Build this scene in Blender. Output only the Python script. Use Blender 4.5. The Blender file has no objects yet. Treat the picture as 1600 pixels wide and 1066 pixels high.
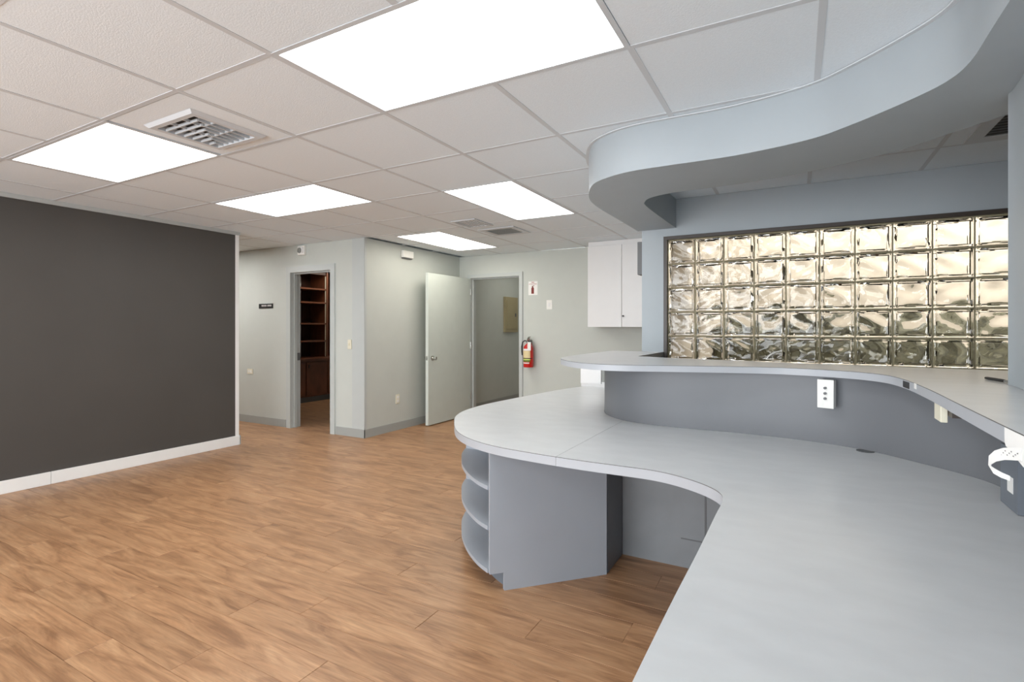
import bpy, bmesh, math, random
from mathutils import Vector, Matrix
random.seed(7)
PI = math.pi
scene = bpy.context.scene
COL = scene.collection

# ------------------------------------------------------------------ camera, world, exposure
EYE, CEIL = 1.315, 2.385
YAW = math.radians(28.9)
FPX = 808.0
cam_data = bpy.data.cameras.new('camera')
cam_data.sensor_width = 36.0
cam_data.lens = 36.0 * FPX / 1600.0
cam_data.shift_y = -21.0 / 1600.0
cam_data.clip_start = 0.02
cam = bpy.data.objects.new('camera', cam_data)
cam.location = (0, 0, EYE)
cam.rotation_euler = (PI / 2, 0, YAW)
COL.objects.link(cam)
scene.camera = cam

world = bpy.data.worlds.new('world')
scene.world = world
world.use_nodes = True
WN = world.node_tree.nodes
WN['Background'].inputs[0].default_value = (0.91, 0.955, 1.0, 1)
WN['Background'].inputs[1].default_value = 6.5

LAMP_POWER = 6.0
# daylight enters by an assumed window opening behind the camera; the portal only guides sky sampling
pd_ = bpy.data.lights.new('window_portal', 'AREA'); pd_.shape = 'RECTANGLE'; pd_.size = 5.85; pd_.size_y = 2.18
pd_.cycles.is_portal = True
po = bpy.data.objects.new('window_portal', pd_); COL.objects.link(po)
po.location = (-2.475, -3.18, 1.21); po.rotation_euler = (PI / 2, 0, 0)

vs = scene.view_settings
vs.view_transform = 'Standard'
vs.look = 'None'
vs.exposure = 0.45
vs.gamma = 1.0
vs.use_curve_mapping = False
scene.cycles.max_bounces = 14
scene.cycles.diffuse_bounces = 8
scene.cycles.transmission_bounces = 10
scene.cycles.glossy_bounces = 5
scene.cycles.sample_clamp_indirect = 6.0

# ------------------------------------------------------------------ materials
def s2l(c):
    c = c / 255.0
    return c / 12.92 if c <= 0.04045 else ((c + 0.055) / 1.055) ** 2.4

def rgb(r, g, b):
    return (s2l(r), s2l(g), s2l(b), 1.0)

def mix_color(nt, fac, a, b):
    n = nt.nodes.new('ShaderNodeMix'); n.data_type = 'RGBA'
    for sock, v in ((n.inputs[0], fac), (n.inputs[6], a), (n.inputs[7], b)):
        if hasattr(v, 'is_output'): nt.links.new(v, sock)
        else: sock.default_value = v
    return n.outputs[2]

def M(name, col, rough=0.5, metal=0.0, var=0.04, scale=6.0, bump=0.0, bump_scale=60.0, spec=0.5, stretch=None):
    """painted / plain surface: base colour with slight procedural mottling and optional relief"""
    m = bpy.data.materials.new(name); m.use_nodes = True
    nt = m.node_tree; b = nt.nodes['Principled BSDF']
    b.inputs['Roughness'].default_value = rough
    b.inputs['Metallic'].default_value = metal
    b.inputs['Specular IOR Level'].default_value = spec
    tc = nt.nodes.new('ShaderNodeTexCoord')
    src = tc.outputs['Object']
    if stretch:
        mp = nt.nodes.new('ShaderNodeMapping'); mp.inputs['Scale'].default_value = stretch
        nt.links.new(src, mp.inputs[0]); src = mp.outputs[0]
    no = nt.nodes.new('ShaderNodeTexNoise')
    no.inputs['Scale'].default_value = scale; no.inputs['Detail'].default_value = 5
    nt.links.new(src, no.inputs['Vector'])
    lo = tuple(max(0, c * (1 - var)) for c in col[:3]) + (1,)
    hi = tuple(min(1, c * (1 + var)) for c in col[:3]) + (1,)
    rp = nt.nodes.new('ShaderNodeMapRange'); rp.inputs[1].default_value = .3; rp.inputs[2].default_value = .7
    nt.links.new(no.outputs['Fac'], rp.inputs[0])
    nt.links.new(mix_color(nt, rp.outputs[0], lo, hi), b.inputs['Base Color'])
    if bump:
        n2 = nt.nodes.new('ShaderNodeTexNoise'); n2.inputs['Scale'].default_value = bump_scale; n2.inputs['Detail'].default_value = 3
        nt.links.new(src, n2.inputs['Vector'])
        bp = nt.nodes.new('ShaderNodeBump'); bp.inputs['Strength'].default_value = bump; bp.inputs['Distance'].default_value = .003
        nt.links.new(n2.outputs['Fac'], bp.inputs['Height']); nt.links.new(bp.outputs[0], b.inputs['Normal'])
    return m

def emit(name, col, strength):
    m = bpy.data.materials.new(name); m.use_nodes = True
    nt = m.node_tree; b = nt.nodes['Principled BSDF']
    b.inputs['Base Color'].default_value = (.8, .8, .8, 1)
    b.inputs['Emission Color'].default_value = col
    b.inputs['Emission Strength'].default_value = strength
    return m

def wood_planks(name):
    m = bpy.data.materials.new(name); m.use_nodes = True
    nt = m.node_tree; L = nt.links; b = nt.nodes['Principled BSDF']
    geo = nt.nodes.new('ShaderNodeNewGeometry'); oi = nt.nodes.new('ShaderNodeObjectInfo')
    add = nt.nodes.new('ShaderNodeMath'); add.operation = 'ADD'
    L.new(geo.outputs['Random Per Island'], add.inputs[0]); L.new(oi.outputs['Random'], add.inputs[1])
    fr = nt.nodes.new('ShaderNodeMath'); fr.operation = 'FRACT'; L.new(add.outputs[0], fr.inputs[0])
    rnd = fr.outputs[0]
    comb = nt.nodes.new('ShaderNodeCombineXYZ')
    k = nt.nodes.new('ShaderNodeMath'); k.operation = 'MULTIPLY'; k.inputs[1].default_value = 61.0
    L.new(rnd, k.inputs[0]); L.new(k.outputs[0], comb.inputs['X']); L.new(k.outputs[0], comb.inputs['Z'])
    va = nt.nodes.new('ShaderNodeVectorMath'); va.operation = 'ADD'
    L.new(geo.outputs['Position'], va.inputs[0]); L.new(comb.outputs[0], va.inputs[1])
    def noise(sc, detail, dist, rough=.55):
        mp = nt.nodes.new('ShaderNodeMapping'); mp.inputs['Scale'].default_value = sc
        L.new(va.outputs[0], mp.inputs[0])
        n = nt.nodes.new('ShaderNodeTexNoise'); n.inputs['Scale'].default_value = 1.0
        n.inputs['Detail'].default_value = detail; n.inputs['Distortion'].default_value = dist
        n.inputs['Roughness'].default_value = rough
        L.new(mp.outputs[0], n.inputs['Vector']); return n.outputs['Fac']
    broad = noise((2.2, 12, 1), 4, 1.6)
    grain = noise((5, 95, 1), 6, .8, .65)
    rp = nt.nodes.new('ShaderNodeValToRGB'); e = rp.color_ramp.elements
    e[0].position = .30; e[0].color = rgb(*FLOOR_D)
    e[1].position = .72; e[1].color = rgb(*FLOOR_L)
    mid = e.new(.5); mid.color = rgb(*FLOOR_M)
    L.new(broad, rp.inputs[0])
    g = nt.nodes.new('ShaderNodeMapRange'); g.inputs[1].default_value = .35; g.inputs[2].default_value = .65
    g.inputs[3].default_value = .80; g.inputs[4].default_value = 1.1
    L.new(grain, g.inputs[0])
    v = nt.nodes.new('ShaderNodeMapRange'); v.inputs[3].default_value = .93; v.inputs[4].default_value = 1.07
    L.new(rnd, v.inputs[0])
    mul = nt.nodes.new('ShaderNodeMath'); mul.operation = 'MULTIPLY'
    L.new(g.outputs[0], mul.inputs[0]); L.new(v.outputs[0], mul.inputs[1])
    sc = nt.nodes.new('ShaderNodeVectorMath'); sc.operation = 'SCALE'
    L.new(rp.outputs[0], sc.inputs[0]); L.new(mul.outputs[0], sc.inputs['Scale'])
    L.new(sc.outputs[0], b.inputs['Base Color'])
    b.inputs['Roughness'].default_value = .38
    b.inputs['Specular IOR Level'].default_value = .45
    bp = nt.nodes.new('ShaderNodeBump'); bp.inputs['Strength'].default_value = .12; bp.inputs['Distance'].default_value = .002
    L.new(grain, bp.inputs['Height']); L.new(bp.outputs[0], b.inputs['Normal'])
    return m

def brown_wood(name, col):
    m = M(name, col, .35, var=.28, scale=3.0, stretch=(14, 2, 1.2))
    return m

def glass(name):
    m = bpy.data.materials.new(name); m.use_nodes = True
    nt = m.node_tree; b = nt.nodes['Principled BSDF']
    b.inputs['Base Color'].default_value = (.93, .90, .83, 1)
    b.inputs['Roughness'].default_value = .03
    b.inputs['IOR'].default_value = 1.45
    b.inputs['Transmission Weight'].default_value = 1.0
    tc = nt.nodes.new('ShaderNodeTexCoord'); oi = nt.nodes.new('ShaderNodeObjectInfo')
    va = nt.nodes.new('ShaderNodeVectorMath'); va.operation = 'ADD'
    k = nt.nodes.new('ShaderNodeMath'); k.operation = 'MULTIPLY'; k.inputs[1].default_value = 37.0
    nt.links.new(oi.outputs['Random'], k.inputs[0])
    nt.links.new(tc.outputs['Object'], va.inputs[0]); nt.links.new(k.outputs[0], va.inputs[1])
    n = nt.nodes.new('ShaderNodeTexNoise'); n.inputs['Scale'].default_value = 9; n.inputs['Detail'].default_value = .5
    n.inputs['Distortion'].default_value = 1.5
    nt.links.new(va.outputs[0], n.inputs['Vector'])
    bp = nt.nodes.new('ShaderNodeBump'); bp.inputs['Strength'].default_value = .16; bp.inputs['Distance'].default_value = .02
    nt.links.new(n.outputs['Fac'], bp.inputs['Height']); nt.links.new(bp.outputs[0], b.inputs['Normal'])
    return m

FLOOR_D, FLOOR_M, FLOOR_L = (138, 100, 70), (168, 127, 92), (187, 147, 110)

WALL = M('wall_paint', rgb(193, 197, 191), .6, var=.015, bump=.08, bump_scale=220)
WALL_G = M('wall_paint_reception', rgb(168, 176, 181), .5, var=.015, bump=.06, bump_scale=220)
DARK = M('charcoal_wall_paint', rgb(73, 70, 67), .55, var=.05, scale=1.6, bump=.08, bump_scale=200)
BASE_W = M('white_baseboard_paint', rgb(232, 232, 230), .4, var=.02)
RUBBER = M('grey_vinyl_cove_base', rgb(160, 163, 160), .45, var=.03)
TRIMG = M('grey_metal_ceiling_trim', rgb(176, 179, 177), .45, var=.02)
FRAME = M('grey_door_frame_paint', rgb(186, 191, 189), .4, var=.015)
DOORP = M('grey_green_door_paint', rgb(202, 209, 202), .4, var=.02)
TILE = M('mineral_fibre_ceiling_tile', rgb(231, 240, 246), .9, var=.02, scale=90, bump=.35, bump_scale=160)
TEE = M('white_grid_tee', rgb(206, 211, 215), .5, var=.01)
LAM = M('grey_worktop_laminate', rgb(199, 201, 202), .3, var=.045, scale=6, stretch=(1.0, 1.9, 1))
EDGE = M('worktop_edge_laminate', rgb(171, 174, 179), .4, var=.02)
CORE = M('dark_laminate_core_line', rgb(96, 94, 92), .6)
RISERM = M('shaded_riser_laminate', rgb(111, 113, 117), .4, var=.03, scale=3)  # darkened to stand for the shade under the counter overhang
KNEE = M('shaded_panel_laminate', rgb(124, 127, 130), .5, var=.1, scale=4)  # same laminate as the cabinet, coloured darker for knee-space shade
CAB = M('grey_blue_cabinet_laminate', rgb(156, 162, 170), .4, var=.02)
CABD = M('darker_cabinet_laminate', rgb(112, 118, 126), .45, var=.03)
WHITE = M('white_cabinet_melamine', rgb(226, 225, 224), .35, var=.01)
PLAST = M('white_plastic', rgb(232, 231, 226), .4, var=.01)
IVORY = M('ivory_plastic', rgb(222, 217, 196), .4, var=.01)
BLACK = M('black_plastic', rgb(28, 28, 29), .4, var=.1)
GREYD = M('dark_grey_plastic', rgb(98, 99, 100), .5, var=.03)
CHROME = M('chrome', rgb(205, 205, 200), .18, metal=1.0, var=.02)
BROWN = M('dark_bronze_frame', rgb(62, 53, 46), .4, var=.06)
MORTAR = M('sand_mortar', rgb(150, 142, 116), .9, var=.08, scale=40, bump=.4)
GLASS = glass('wavy_block_glass')
WOODF = wood_planks('oak_laminate_planks')
WOODB = brown_wood('stained_bookcase_wood', rgb(112, 66, 43))
WOODD = brown_wood('dark_bookcase_back', rgb(70, 42, 28))
RED = M('red_enamel', rgb(196, 28, 24), .3, var=.03)
YELL = M('cream_paper_label', rgb(226, 208, 160), .6, var=.03)
GREEN = M('green_label_band', rgb(96, 122, 40), .6)
LIME = M('light_green_label_band', rgb(196, 214, 110), .6)
PAPER = M('white_paper', rgb(236, 235, 232), .7, var=.02)
INK = M('grey_ink', rgb(120, 118, 118), .7)
REDINK = M('red_ink', rgb(160, 50, 44), .7)
MAROON = M('maroon_print', rgb(120, 40, 36), .7)
BEIGE = M('beige_panel_paint', rgb(164, 152, 118), .4, var=.04)
GRILLE = M('grey_grille_paint', rgb(136, 138, 134), .5)
VOID = M('dark_duct_interior', rgb(52, 51, 48), .9)
ASPH = M('outdoor_paving', rgb(112, 104, 88), .9, var=.35, scale=1.2)
LEAF = M('outdoor_hedge_leaf', rgb(78, 74, 54), .8, var=.4, scale=9)

# ------------------------------------------------------------------ mesh helpers
def box(bm, x0, x1, y0, y1, z0, z1):
    v = [bm.verts.new(p) for p in ((x0, y0, z0), (x1, y0, z0), (x1, y1, z0), (x0, y1, z0),
                                   (x0, y0, z1), (x1, y0, z1), (x1, y1, z1), (x0, y1, z1))]
    for f in ((3, 2, 1, 0), (4, 5, 6, 7), (0, 1, 5, 4), (1, 2, 6, 5), (2, 3, 7, 6), (3, 0, 4, 7)):
        bm.faces.new([v[i] for i in f])

def B(*boxes, bev=0.0, seg=2):
    bm = bmesh.new()
    for b in boxes: box(bm, *b)
    if bev:
        bmesh.ops.bevel(bm, geom=list(bm.edges), offset=bev, segments=seg, affect='EDGES', profile=.5)
    return bm

def prism(pts, z0, z1, bm=None, side_mat=0):
    bm = bm or bmesh.new()
    a = sum(pts[i][0] * pts[(i + 1) % len(pts)][1] - pts[(i + 1) % len(pts)][0] * pts[i][1] for i in range(len(pts)))
    if a < 0: pts = pts[::-1]
    lo = [bm.verts.new((x, y, z0)) for x, y in pts]; hi = [bm.verts.new((x, y, z1)) for x, y in pts]
    n = len(pts)
    bm.faces.new(lo[::-1]); bm.faces.new(hi)
    for i in range(n):
        f = bm.faces.new((lo[i], lo[(i + 1) % n], hi[(i + 1) % n], hi[i])); f.material_index = side_mat
    return bm

def ribbon(path, t, z0, z1, bm=None):
    """wall of thickness t to the left of an open plan path"""
    bm = bm or bmesh.new()
    n = len(path); off = offset(path, t)
    quads = [[bm.verts.new((*p, z0)), bm.verts.new((*q, z0)), bm.verts.new((*q, z1)), bm.verts.new((*p, z1))] for p, q in zip(path, off)]
    for a, b in zip(quads, quads[1:]):
        for i in range(4):
            j = (i + 1) % 4
            bm.faces.new((a[i], a[j], b[j], b[i]))
    bm.faces.new(quads[0][::-1]); bm.faces.new(quads[-1])
    bmesh.ops.recalc_face_normals(bm, faces=bm.faces)
    return bm

def offset(path, t):
    out = []
    for i, p in enumerate(path):
        a = path[max(0, i - 1)]; b = path[min(len(path) - 1, i + 1)]
        d = Vector((b[0] - a[0], b[1] - a[1])).normalized()
        out.append((p[0] - d.y * t, p[1] + d.x * t))
    return out

def spline(pts, n=6):
    """Catmull-Rom through plan points"""
    P = [pts[0]] + list(pts) + [pts[-1]]; out = []
    for i in range(1, len(P) - 2):
        p0, p1, p2, p3 = (Vector(P[j]) for j in (i - 1, i, i + 1, i + 2))
        for k in range(n):
            t = k / n
            q = .5 * (2 * p1 + (p2 - p0) * t + (2 * p0 - 5 * p1 + 4 * p2 - p3) * t * t + (3 * p1 - p0 - 3 * p2 + p3) * t ** 3)
            out.append(tuple(q))
    out.append(tuple(pts[-1])); return out

def lathe(prof, seg=24, axis='Z', center=(0, 0, 0), bm=None):
    bm = bm or bmesh.new(); rings = []
    for r, h in prof:
        ring = []
        for k in range(seg):
            a = 2 * PI * k / seg; x, y = r * math.cos(a), r * math.sin(a)
            p = {'Z': (x, y, h), 'X': (h, x, y), 'Y': (x, h, y)}[axis]
            ring.append(bm.verts.new([p[i] + center[i] for i in range(3)]))
        rings.append(ring)
    for a, b in zip(rings, rings[1:]):
        for k in range(seg): bm.faces.new((a[k], a[(k + 1) % seg], b[(k + 1) % seg], b[k]))
    bm.faces.new(rings[0][::-1]); bm.faces.new(rings[-1])
    bmesh.ops.recalc_face_normals(bm, faces=bm.faces)
    return bm

def tube(path, r, seg=8, bm=None):
    bm = bm or bmesh.new(); rings = []
    P = [Vector(p) for p in path]
    for i, p in enumerate(P):
        d = (P[min(i + 1, len(P) - 1)] - P[max(i - 1, 0)]).normalized()
        u = d.cross(Vector((0, 0, 1)))
        if u.length < .1: u = d.cross(Vector((0, 1, 0)))
        u.normalize(); w = d.cross(u)
        rr = r[i] if isinstance(r, (list, tuple)) else r
        rings.append([bm.verts.new(p + rr * (u * math.cos(2 * PI * k / seg) + w * math.sin(2 * PI * k / seg))) for k in range(seg)])
    for a, b in zip(rings, rings[1:]):
        for k in range(seg): bm.faces.new((a[k], a[(k + 1) % seg], b[(k + 1) % seg], b[k]))
    bm.faces.new(rings[0][::-1]); bm.faces.new(rings[-1])
    bmesh.ops.recalc_face_normals(bm, faces=bm.faces)
    return bm

def wloc(o):
    v = Vector((0, 0, 0))
    while o: v = v + o.location; o = o.parent
    return v

def obj(name, bm, mat, parent=None, smooth=False, kind=None):
    """one mesh object from world-space geometry; origin at the base centre of its bounding box"""
    xs = [v.co for v in bm.verts]
    c = Vector(((min(v.x for v in xs) + max(v.x for v in xs)) / 2, (min(v.y for v in xs) + max(v.y for v in xs)) / 2, min(v.z for v in xs)))
    bmesh.ops.translate(bm, verts=bm.verts, vec=-c)
    me = bpy.data.meshes.new(name); bm.to_mesh(me); bm.free()
    for m in (mat if isinstance(mat, (list, tuple)) else [mat]): me.materials.append(m)
    if smooth:
        for p in me.polygons: p.use_smooth = True
        me.set_sharp_from_angle(angle=math.radians(40))
    o = bpy.data.objects.new(name, me); COL.objects.link(o)
    o.location = c - (wloc(parent) if parent else Vector())
    if parent: o.parent = parent
    if kind: o['kind'] = kind
    return o

def tag(o, label, cat, group=None):
    o['label'] = label; o['category'] = cat
    if group: o['group'] = group
    return o

def thing(name, label, cat, loc, group=None):
    o = bpy.data.objects.new(name, None); o.empty_display_size = .1
    COL.objects.link(o); o.location = loc
    return tag(o, label, cat, group)

def struct(name, bm, mat, label=None, smooth=False):
    o = obj(name, bm, mat, None, smooth, 'structure')
    if label: o['label'] = label
    return o

def text_bm(txt, size, origin, xdir, ydir, depth=.0008):
    cu = bpy.data.curves.new('lettering', 'FONT'); cu.body = txt; cu.size = size
    cu.align_x = 'CENTER'; cu.align_y = 'CENTER'; cu.extrude = depth; cu.resolution_u = 2
    t = bpy.data.objects.new('lettering', cu); COL.objects.link(t)
    dg = bpy.context.evaluated_depsgraph_get()
    me = bpy.data.meshes.new_from_object(t.evaluated_get(dg))
    bm = bmesh.new(); bm.from_mesh(me)
    bpy.data.objects.remove(t); bpy.data.curves.remove(cu); bpy.data.meshes.remove(me)
    X, Y = Vector(xdir), Vector(ydir); Z = X.cross(Y)
    mt = Matrix((X, Y, Z)).transposed().to_4x4(); mt.translation = Vector(origin)
    bmesh.ops.transform(bm, matrix=mt, verts=bm.verts)
    return bm

def project(x, y, z):
    dx, dy, dz = x, y, z - EYE
    k = -math.sin(YAW) * dx + math.cos(YAW) * dy
    if k < .05: return None
    return 800 + FPX * (math.cos(YAW) * dx + math.sin(YAW) * dy) / k, 512 - FPX * dz / k, k

# ------------------------------------------------------------------ plan curves shared by soffit, riser and counters
SOFFIT_OUT = spline([(-1.205, 4.43), (-1.205, 3.9), (-1.207, 3.43), (-1.17, 3.145), (-1.05, 2.87), (-.915, 2.756), (-.76, 2.707), (-.56, 2.703),
                     (-.26, 2.702), (.035, 2.634), (.192, 2.523), (.356, 2.354), (.44, 2.235), (.472, 2.1), (.472, 1.85), (.47, 1.2), (.47, -.6)])
SOFFIT_IN = spline([(-.885, 4.43), (-.897, 4.09), (-.905, 3.55), (-.878, 3.404), (-.805, 3.311), (-.638, 3.261), (-.312, 3.248), (.071, 3.166),
                    (.405, 2.999), (.563, 2.847), (.722, 2.692)]) + [(.86, 2.40), (.86, -.6)]
RISER = spline([(-1.21, 4.43), (-1.215, 3.9), (-1.21, 3.62), (-1.16, 3.42), (-1.06, 3.26), (-.9, 3.14), (-.64, 3.09), (-.3, 3.095), (.01, 3.06),
                (.276, 2.955), (.48, 2.76), (.61, 2.60), (.655, 2.46), (.648, 2.3), (.62, 2.1), (.62, 1.6), (.62, -.6)])
COUNTER_OUT = spline([(-1.43, 4.43), (-1.445, 4.0), (-1.44, 3.5), (-1.375, 3.16), (-1.16, 2.88), (-.915, 2.775), (-.6, 2.86), (-.135, 2.985), (.147, 2.925),
                      (.31, 2.79), (.367, 2.57), (.383, 2.2), (.38, 1.79), (.378, 1.4), (.378, .4), (.378, -.6)])
COUNTER_IN = [(-.985, 4.43), (-1.0, 3.68)] + spline([(-.8, 3.60), (-.4, 3.50), (.2, 3.385), (.9, 3.29)]) + [(1.05, 3.27), (1.05, 2.5), (.67, 2.45), (.72, 2.1), (.72, -.6)]
WORKTOP = spline([(-1.80, 4.95), (-1.93, 4.5), (-2.02, 3.85), (-2.065, 3.35), (-2.04, 3.02), (-1.965, 2.80), (-1.86, 2.63), (-1.69, 2.41), (-1.515, 2.268),
                  (-1.307, 2.178), (-1.078, 2.14), (-.849, 2.122), (-.676, 2.12), (-.52, 2.118), (-.409, 2.085), (-.303, 2.018), (-.24, 1.943),
                  (-.22, 1.86), (-.222, 1.70), (-.226, 1.4), (-.236, .9), (-.25, -.6)])

# ------------------------------------------------------------------ room shell
# floor slab and planks
floor = struct('floor', B((-9.2, 2.3, -3.2, 4.5, -.12, -.0125), (-9.2, -1.0, 4.5, 9.2, -.12, -.0125)), WOODF, 'warm oak laminate plank floor')
PW, PL = .168, 1.22
def plank_mesh():
    bm = B((-PL / 2 + .0006, PL / 2 - .0006, -PW / 2 + .0006, PW / 2 - .0006, -.012, 0))
    bmesh.ops.bevel(bm, geom=[e for e in bm.edges if all(v.co.z > -.001 for v in e.verts)], offset=.0012, segments=1, affect='EDGES')
    return bm
cells = []
row = 0; y = -3.1
while y < 9.0:
    x = -9.4 + (row * .437 + random.uniform(0, .25)) % PL
    while x < 2.3:
        cx, cy = x + PL / 2, y + PW / 2
        ok = not (cy > 4.4 and cx > -1.6) and cx < 1.7
        if ok: cells.append((cx, cy))
        x += PL
    y += PW; row += 1
def plank_score(c):
    p = project(c[0], c[1], 0)
    if not p or not (-150 < p[0] < 1150 and p[1] < 1250): return 0
    if c[0] < -5.6 and c[1] < 3.4: return 0
    if c[1] > 4.6 and c[0] < -4.6 and not (440 < p[0] < 530): return 0
    if c[1] > 6.6: return 0
    if c[0] > -.2: return 0
    return 1 / p[2] ** 2
cells.sort(key=plank_score, reverse=True)
pm = bpy.data.meshes.new('plank'); bmt = plank_mesh(); bmt.to_mesh(pm); bmt.free(); pm.materials.append(WOODF)
n_single = min(290, sum(plank_score(c) > 0 for c in cells))
for cx, cy in cells[:n_single]:
    o = bpy.data.objects.new('plank', pm); COL.objects.link(o); o.parent = floor
    o.location = Vector((cx, cy, 0)) - floor.location
rest = bmesh.new()
for cx, cy in cells[n_single:]:
    box(rest, cx - PL / 2 + .0006, cx + PL / 2 - .0006, cy - PW / 2 + .0006, cy + PW / 2 - .0006, -.012, 0)
obj('plank_field', rest, WOODF, floor, kind='stuff')

# ceiling: slab, tiles, tees
ceiling = struct('ceiling', B((-9.2, 2.3, -3.2, 4.55, CEIL + .022, CEIL + .12), (-9.2, -1.0, 4.55, 9.2, CEIL + .022, CEIL + .12)), TILE, 'white suspended tile ceiling')
GX = [-9.15, -8.89, -8.25, -7.61, -6.97, -6.33, -5.69, -5.05, -4.41, -3.775, -3.14, -2.455, -1.805, -1.165, -.56, .075, .735, 1.38, 2.02, 2.3]
GY = [-3.1, -2.55, -1.91, -1.27, -.63, .02, .67, 1.315, 1.95, 2.645, 3.285, 3.92, 4.545, 5.2, 5.84, 6.5]
LIGHTS = [  # x0 x1 y0 y1 colour scale label
    ((-1.785, -.575, 1.33, 1.935), (.94, .98, 1.0), 1.0, 'large bright ceiling light nearest the camera above the floor'),
    ((-4.385, -3.155, 1.34, 1.935), (1, .96, .88), .8, 'warm ceiling light beside the square air diffuser'),
    ((-4.40, -3.165, 2.665, 3.275), (.97, .98, .98), .85, 'ceiling light between the charcoal wall and the office doorway'),
    ((-2.44, -1.83, 3.30, 4.53), (.98, .98, .96), .85, 'ceiling light beside the curved soffit and grey return grille'),
    ((-4.13, -3.505, 4.67, 5.94), (1, .95, .85), .8, 'farthest ceiling light in the corner above the open grey door'),
    ((-1.785, -.575, -1.255, -.645), (.94, .98, 1.0), 1.0, 'added unseen ceiling light behind the camera near the desk'),  # out-of-view lamp, added to light the room from behind
    ((-7.59, -6.35, 1.97, 2.625), (1, .98, .96), 1.5, 'added unseen ceiling light in the hall behind the charcoal wall'),  # unseen lamp, added to brighten the office wall
    ((-7.59, -6.35, 3.305, 3.90), (1, .98, .96), 1.5, 'added unseen ceiling light in the hall in front of the office wall'),  # second unseen hall lamp, added for more light on that wall
    ((-4.385, -3.155, -1.255, -.645), (.95, .98, 1.0), .85, 'added unseen ceiling light behind the camera near the charcoal wall'),  # second out-of-view lamp, added behind the camera for more light
]
VENT_CELLS = [(-3.14, -2.455, 1.315, 1.95)]
HOLES = [(a[0] - .02, a[1] + .02, a[2] - .02, a[3] + .02) for a, *_ in LIGHTS] + VENT_CELLS
def sub_rects(r, holes):
    out = [r]
    for h in holes:
        nxt = []
        for x0, x1, y0, y1 in out:
            if h[0] >= x1 or h[1] <= x0 or h[2] >= y1 or h[3] <= y0: nxt.append((x0, x1, y0, y1)); continue
            if x0 < h[0]: nxt.append((x0, h[0], y0, y1))
            if h[1] < x1: nxt.append((h[1], x1, y0, y1))
            a, b = max(x0, h[0]), min(x1, h[1])
            if y0 < h[2]: nxt.append((a, b, y0, h[2]))
            if h[3] < y1: nxt.append((a, b, h[3], y1))
        out = nxt
    return [q for q in out if q[1] - q[0] > .03 and q[3] - q[2] > .03]
def in_plan(cx, cy):
    if cy > 4.5 and cx < -4.5: return False
    if cy > 4.5 and cx > -1.0: return False
    return True
tile_cache = {}
for xa, xb in zip(GX, GX[1:]):
    for ya, yb in zip(GY, GY[1:]):
        if not in_plan((xa + xb) / 2, (ya + yb) / 2): continue
        rs = sub_rects((xa, xb, ya, yb), HOLES)
        if not rs: continue
        if rs == [(xa, xb, ya, yb)]:
            key = (round(xb - xa, 3), round(yb - ya, 3))
            if key not in tile_cache:
                bm = B((-key[0] / 2, key[0] / 2, -key[1] / 2, key[1] / 2, 0, .014))
                me = bpy.data.meshes.new('ceiling_tile'); bm.to_mesh(me); bm.free(); me.materials.append(TILE); tile_cache[key] = me
            o = bpy.data.objects.new('ceiling_tile', tile_cache[key]); COL.objects.link(o); o.parent = ceiling
            o.location = Vector(((xa + xb) / 2, (ya + yb) / 2, CEIL + .002)) - ceiling.location
        else:
            obj('ceiling_tile', B(*[(a, b, c, d, CEIL + .002, CEIL + .016) for a, b, c, d in rs]), TILE, ceiling)
TW = .0125
TEE_HOLES = [(h[0] + .004, h[1] - .004, h[2] + .004, h[3] - .004) for h in HOLES[:len(LIGHTS)]]
def runs(lo, hi, blocks):
    segs = [(lo, hi)]
    for a, b in blocks:
        segs = [s for (p, q) in segs for s in ((p, min(q, a)), (max(p, b), q)) if s[1] - s[0] > .02]
    return segs
for x in GX[1:-1]:
    hi = 6.5 if -4.5 < x < -1.0 else 4.53
    for a, b in runs(-3.05, hi, [(h[2], h[3]) for h in TEE_HOLES if h[0] < x < h[1]]):
        obj('grid_tee', B((x - TW, x + TW, a, b, CEIL, CEIL + .007)), TEE, ceiling)
for yy in GY[1:-1]:
    lo, hi = (-9.1, 2.2) if yy < 4.5 else (-4.5, -1.17)
    for a, b in runs(lo, hi, [(h[0], h[1]) for h in TEE_HOLES if h[2] < yy < h[3]]):
        obj('grid_tee', B((a, b, yy - TW, yy + TW, CEIL + .0003, CEIL + .007)), TEE, ceiling)

# walls
struct('wall_left', B((-5.62, -5.5, -3.05, 3.6, 0, CEIL)), DARK, 'charcoal painted partition wall')
struct('wall_front', B((-9.1, -5.84, 4.53, 4.65, 0, CEIL), (-5.03, -4.5, 4.53, 4.65, 0, CEIL), (-5.84, -5.03, 4.53, 4.65, 2.06, CEIL)), WALL, 'light grey wall with the office doorway')
struct('wall_corridor', B((-4.62, -4.5, 4.65, 8.9, 0, CEIL)), WALL, 'light grey green side wall behind the open door')
struct('wall_far', B((-4.5, -4.34, 6.5, 6.62, 0, CEIL), (-3.43, -1.0, 6.5, 6.62, 0, CEIL), (-4.34, -3.43, 6.5, 6.62, 2.09, CEIL)), WALL, 'light grey far wall with fire extinguisher')
struct('wall_nook', B((-1.17, -.985, 4.43, 6.5, 0, CEIL)), WALL_G, 'blue grey wall end beside the glass blocks')
struct('wall_header', B((-.985, 2.2, 4.43, 4.55, 2.078, CEIL), (1.72, 2.2, 4.43, 4.55, 0, 2.078)), WALL_G, 'blue grey header above the glass blocks')
struct('wall_right', B((2.2, 2.32, -3.05, 4.55, 0, CEIL)), WALL_G)
struct('wall_outer', B((-9.2, -9.1, -3.05, 9.0, 0, CEIL)), WALL)
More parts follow.
